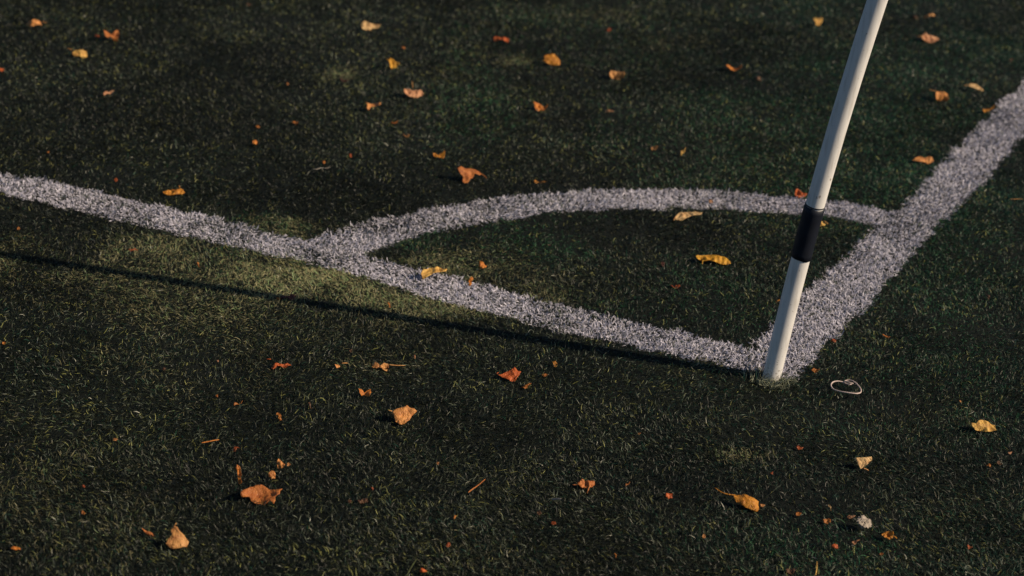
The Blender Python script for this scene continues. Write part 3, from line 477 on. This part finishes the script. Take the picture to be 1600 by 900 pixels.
Lk.new(c7.outputs['Color'], mz.inputs[0]); Lk.new(mx.outputs[2], mz.inputs[6]); Lk.new(mz.outputs[2], b.inputs['Base Color'])
b.inputs['Roughness'].default_value = .48; b.inputs['Specular IOR Level'].default_value = .4
hs = [-.06]+[.04*k for k in range(37)]+[1.497, 1.5]
rs = [pr]*39+[pr*.93]
link('shaft', tube_mesh('shaft', [AX(h) for h in hs], rs, 64), pm, post)
bk = plain('black_tape', (.008, .011, .020), .55, .25, 60, .3, .25)
h0, h1 = BAND
def wob(i, q):
    s = {0: .0006, 1: .0006, 11: .0008, 12: .0008}.get(i, 0)
    return s*math.sin(q*2+1)+s*.5*math.sin(q*5)
hb = [h0, h0+.0006]+[h0+(h1-h0)*k/10 for k in range(1, 10)]+[h1-.0012, h1]
rb = [pr*1.0, pr+.0013]+[pr+.0013+.0002*math.sin(k*1.7) for k in range(1, 10)]+[pr+.0017, pr*1.0]
link('tape_band', tube_mesh('tape_band', [AX(h) for h in hb], rb, 64, False, wob), bk, post)
hl = [h1+.0008, h1+.0016, h1+.0026, h1+.0032]
link('band_lip', tube_mesh('band_lip', [AX(h) for h in hl], [pr, pr+.0011, pr+.0011, pr], 64, False), bk, post)
link('end_cap', tube_mesh('end_cap', [AX(h) for h in (1.497, 1.512, 1.516)], [pr*1.06, pr*1.06, pr*.8], 48), bk, post)

# ------------------------------------------------------------------ fallen leaves
def rough(pts, amp, rnd, sub):
    out = []
    n = len(pts)
    for i in range(n):
        a, b = pts[i], pts[(i+1) % n]
        L = math.hypot(b[0]-a[0], b[1]-a[1])
        for k in range(sub):
            t = k/sub; o = 0 if k == 0 else rnd.uniform(-amp, amp)*L
            out.append((a[0]+(b[0]-a[0])*t-(b[1]-a[1])/(L+1e-9)*o, a[1]+(b[1]-a[1])*t+(b[0]-a[0])/(L+1e-9)*o))
    return out
def outline(shape, rnd):
    P = lambda f, n=18: [f(2*math.pi*k/n) for k in range(n)]
    if shape == 'oval': q = P(lambda t: (.5*math.cos(t), .5*math.sin(t)*(1-.25*math.cos(t))))
    elif shape == 'dome': q = [(-.45,-.3),(-.5,0),(-.3,.36),(0,.5),(.3,.4),(.5,.05),(.46,-.42),(.2,-.5),(-.1,-.36),(-.3,-.38)]
    elif shape == 'tri': q = [(-.5,.12),(-.28,.5),(-.02,.3),(.14,.05),(.5,-.12),(.3,-.38),(0,-.46),(-.36,-.5)]
    elif shape == 'bow': q = [(-.5,.42),(-.3,.5),(-.02,.1),(.22,.42),(.48,.5),(.5,0),(.36,-.5),(.12,-.4),(-.06,-.12),(-.24,-.24),(-.44,-.1)]
    elif shape == 'block': q = [(-.5,.22),(-.3,.42),(.2,.4),(.46,.5),(.5,-.46),(.3,-.5),(0,-.32),(-.34,-.3)]
    elif shape == 'hook': q = [(-.5,.4),(-.2,.5),(.3,.42),(.5,.22),(.46,-.06),(.1,-.06),(-.18,-.14),(-.3,-.5),(-.46,-.4)]
    elif shape == 'curl': q = [(-.5,-.3),(-.42,-.5),(-.2,-.16),(.08,-.12),(.34,.08),(.5,.5),(.34,.44),(.05,.2),(-.22,.2),(-.4,.05)]
    elif shape == 'sliver': q = [(-.3,.5),(.1,.42),(.34,.1),(.3,-.2),(.5,-.4),(.1,-.5),(-.12,-.2),(-.2,.1),(-.5,.3)]
    elif shape == 'slash': q = [(-.5,.5),(-.3,.42),(-.02,.16),(.24,0),(.5,-.42),(.36,-.5),(.12,-.26),(-.16,-.08),(-.4,.2)]
    elif shape == 'lobe': q = [(-.5,.1),(-.34,.42),(-.1,.26),(.06,.5),(.26,.22),(.5,.2),(.4,-.14),(.46,-.44),(.1,-.34),(-.08,-.5),(-.28,-.24),(-.48,-.28)]
    else:
        n = rnd.randint(5, 8); q = []
        for k in range(n):
            t = 2*math.pi*k/n+rnd.uniform(-.25, .25); r_ = rnd.uniform(.22, .6); q.append((math.cos(t)*r_, math.sin(t)*r_))
    return q
def leaf_mesh(name, rnd, w, h, shape, poly, tilt):
    small = max(w, h) < .014
    if poly: q = [(a/1000, b/1000) for a, b in poly]; q = rough(q, .10, rnd, 2)
    else:
        if rnd.random() < .35 and shape in ('oval', 'shard', 'lobe', 'sliver', 'bow'): fl = -1
        else: fl = 1
        q = [(a*w*fl, b*h) for a, b in outline(shape, rnd)]; q = rough(q, .12, rnd, 1 if small else 2)
    area = sum(q[i-1][0]*q[i][1]-q[i][0]*q[i-1][1] for i in range(len(q)))
    if area < 0: q.reverse()
    n = len(q); V = [Vector(p) for p in q]
    step = max(min(w, h)/(4 if small else 12), .0010)
    nx, ny = int(w/step)+2, int(h/step)+2
    xs = np.array([p[0] for p in q]); ys = np.array([p[1] for p in q])
    for i in range(nx):
        for j in range(ny):
            px = xs.min()+(i+.5+rnd.uniform(-.25, .25))*w/nx; py = ys.min()+(j+.5+rnd.uniform(-.25, .25))*h/ny
            if pip(np.array([px]), np.array([py]), q)[0]:
                dd = min(math.hypot(px-a, py-b) for a, b in q)
                if dd > step*.5: V.append(Vector((px, py)))
    vo, eo, fo, *_ = delaunay_2d_cdt(V, [], [list(range(n))], 1, 1e-7)
    s = max(w, h); f1 = fbm(rnd.randint(0, 9999), s*.5, 2); f2 = fbm(rnd.randint(0, 9999), s*.42, 2)
    km = .28 if poly else 1; k1 = km*rnd.uniform(.12, .30)*rnd.choice((1, 1, -1)); k2 = (.75 if poly else 1)*rnd.uniform(.12, .38); fa = rnd.uniform(-.5, .5)
    ca, sa = math.cos(fa), math.sin(fa)
    bm = bmesh.new(); bv = []; vein = []
    for p in vo:
        X, Y = p.x, p.y; a_ = (X*ca+Y*sa); b_ = (-X*sa+Y*ca)
        z = (f1(np.array([X]), np.array([Y]))[0]-.5)*s*.40*km
        z += -(.38 if poly else .6)*s*abs(f2(np.array([X+1]), np.array([Y]))[0]-.5)
        z += k1*4*a_*a_/s - k2*abs(b_)*(1 if shape != 'dome' else 1.6)            # arch lengthwise, fold along the midrib
        z += -.02*s*math.exp(-(b_/(.03*s))**2)                                    # midrib groove
        lat = math.sin((a_+abs(b_)*.8)/s*34); z += .016*s*lat                     # side veins
        vein.append(max(math.exp(-(b_/(.022*s))**2), .75*max(0, math.sin((a_+abs(b_)*.8)/s*34))**6))
        bv.append(bm.verts.new((X, Y, z)))
    for fc in fo:
        try: bm.faces.new([bv[i] for i in fc]).smooth = True
        except ValueError: pass
    me = bpy.data.meshes.new(name); bm.to_mesh(me); bm.free()
    at = me.attributes.new('vein', 'FLOAT', 'POINT'); at.data.foreach_set('value', np.array(vein, np.float32))
    return me
for i, (nm, lab, lx, ly, lz, ang, tilt, w_, h_, tone, shape, poly, stem) in enumerate(LEAVES):
    rnd = random.Random(900+i); w_ /= 1000; h_ /= 1000
    me = leaf_mesh(nm, rnd, w_, h_, shape, poly, tilt)
    o = link(nm, me, leaf_material(tone, .62 if nm == 'leaf_fragment' else 1.0))
    o.location = (lx, ly, lz+.002); o.rotation_euler = (0, 0, 0)
    lz += -.0035 if nm == 'leaf_fragment' else (.005 if 'on the long white line' in lab else 0)
    o.matrix_world = Matrix.Translation((lx, ly, lz+.002)) @ Matrix.Rotation(ang, 4, 'Z') @ Matrix.Rotation(R(tilt), 4, 'X')
    s = o.modifiers.new('thickness', 'SOLIDIFY'); s.thickness = .0004; s.offset = 0
    frag = nm == 'leaf_fragment'
    tag(o, lab, 'leaf fragment' if frag else 'fallen leaf', 'leaf fragments scattered over the turf' if frag else 'fallen leaves scattered over the turf')
    if stem:
        pts = [(a/1000, b/1000, .001-.0012*k) for k, (a, b) in enumerate(stem)]
        if len(pts) == 2: a, b = pts; pts = [a, tuple((a[k]+b[k])/2+(.0008 if k == 2 else 0) for k in range(3)), b]
        sm = link('stem', tube_mesh('stem', pts, [.0011-.0004*k/len(pts) for k in range(len(pts))], 8), leaf_material('tan' if tone in ('cream', 'peach', 'pink', 'straw', 'tan') else tone), o)
        ss = sm.modifiers.new('smooth', 'SUBSURF'); ss.levels = ss.render_levels = 1

# ------------------------------------------------------------------ twigs, straw, string loop, paper
def small_tube(nm, lab, cat, pts, rad, material, closed=False):
    c0 = Vector([sum(p[k] for p in pts)/len(pts) for k in range(3)])
    me = tube_mesh(nm, [Vector(p)-c0 for p in pts], rad, 8)
    o = link(nm, me, material); o.location = c0; tag(o, lab, cat)
    ss = o.modifiers.new('smooth', 'SUBSURF'); ss.levels = ss.render_levels = 2
    return o
for nm, lab, cat, tone, r_, pts in TWIGS:
    if nm == 'grass_stalk' or nm == 'straw_bit': pts = [[p[0], p[1], p[2]+.004*k] for k, p in enumerate(pts)]
    small_tube(nm, lab, cat, pts, [r_/1000*(1-.3*k/len(pts)) for k in range(len(pts))], leaf_material(tone))
lp = [[p[0], p[1], p[2]+.001*math.sin(k*1.3)+(.003 if k < 3 else 0)] for k, p in enumerate(LOOP)]
def catmull(P, k=5):
    out = []
    for i in range(len(P)-1):
        p = [Vector(P[max(0, min(len(P)-1, i+j))]) for j in (-1, 0, 1, 2)]
        for q in range(k):
            t = q/k
            out.append(.5*((2*p[1])+(-p[0]+p[2])*t+(2*p[0]-5*p[1]+4*p[2]-p[3])*t*t+(-p[0]+3*p[1]-3*p[2]+p[3])*t**3))
    return out+[Vector(P[-1])]
lp = catmull(lp)
small_tube('string_loop', 'loose pinkish white loop of string on the turf right of the post foot', 'string loop', lp, .0012, plain('pale_string', (.62, .50, .44), .7, .2, 400, .35, .4))
# crumpled scrap of white paper
bm = bmesh.new(); bmesh.ops.create_icosphere(bm, subdivisions=4, radius=1)
from mathutils import noise as mn
for v in bm.verts:
    p = v.co.copy()
    q = 1+.34*mn.noise(p*1.7+Vector((3, 1, 8)))-.55*abs(mn.noise(p*2.6+Vector((9, 4, 2))))-.40*abs(mn.noise(p*5.1))
    v.co = Vector((p.x*q*.0125, p.y*q*.0110, p.z*q*.0055))
for f_ in bm.faces: f_.smooth = False
me = bpy.data.meshes.new('paper_scrap'); bm.to_mesh(me); bm.free()
o = link('paper_scrap', me, plain('white_paper', (.42, .36, .29), .9, .1, 300, .55, .9)); o.location = PAPER
o.rotation_euler = (.5, .2, .6)
tag(o, 'small crumpled scrap of white paper in the lower right turf', 'paper scrap')
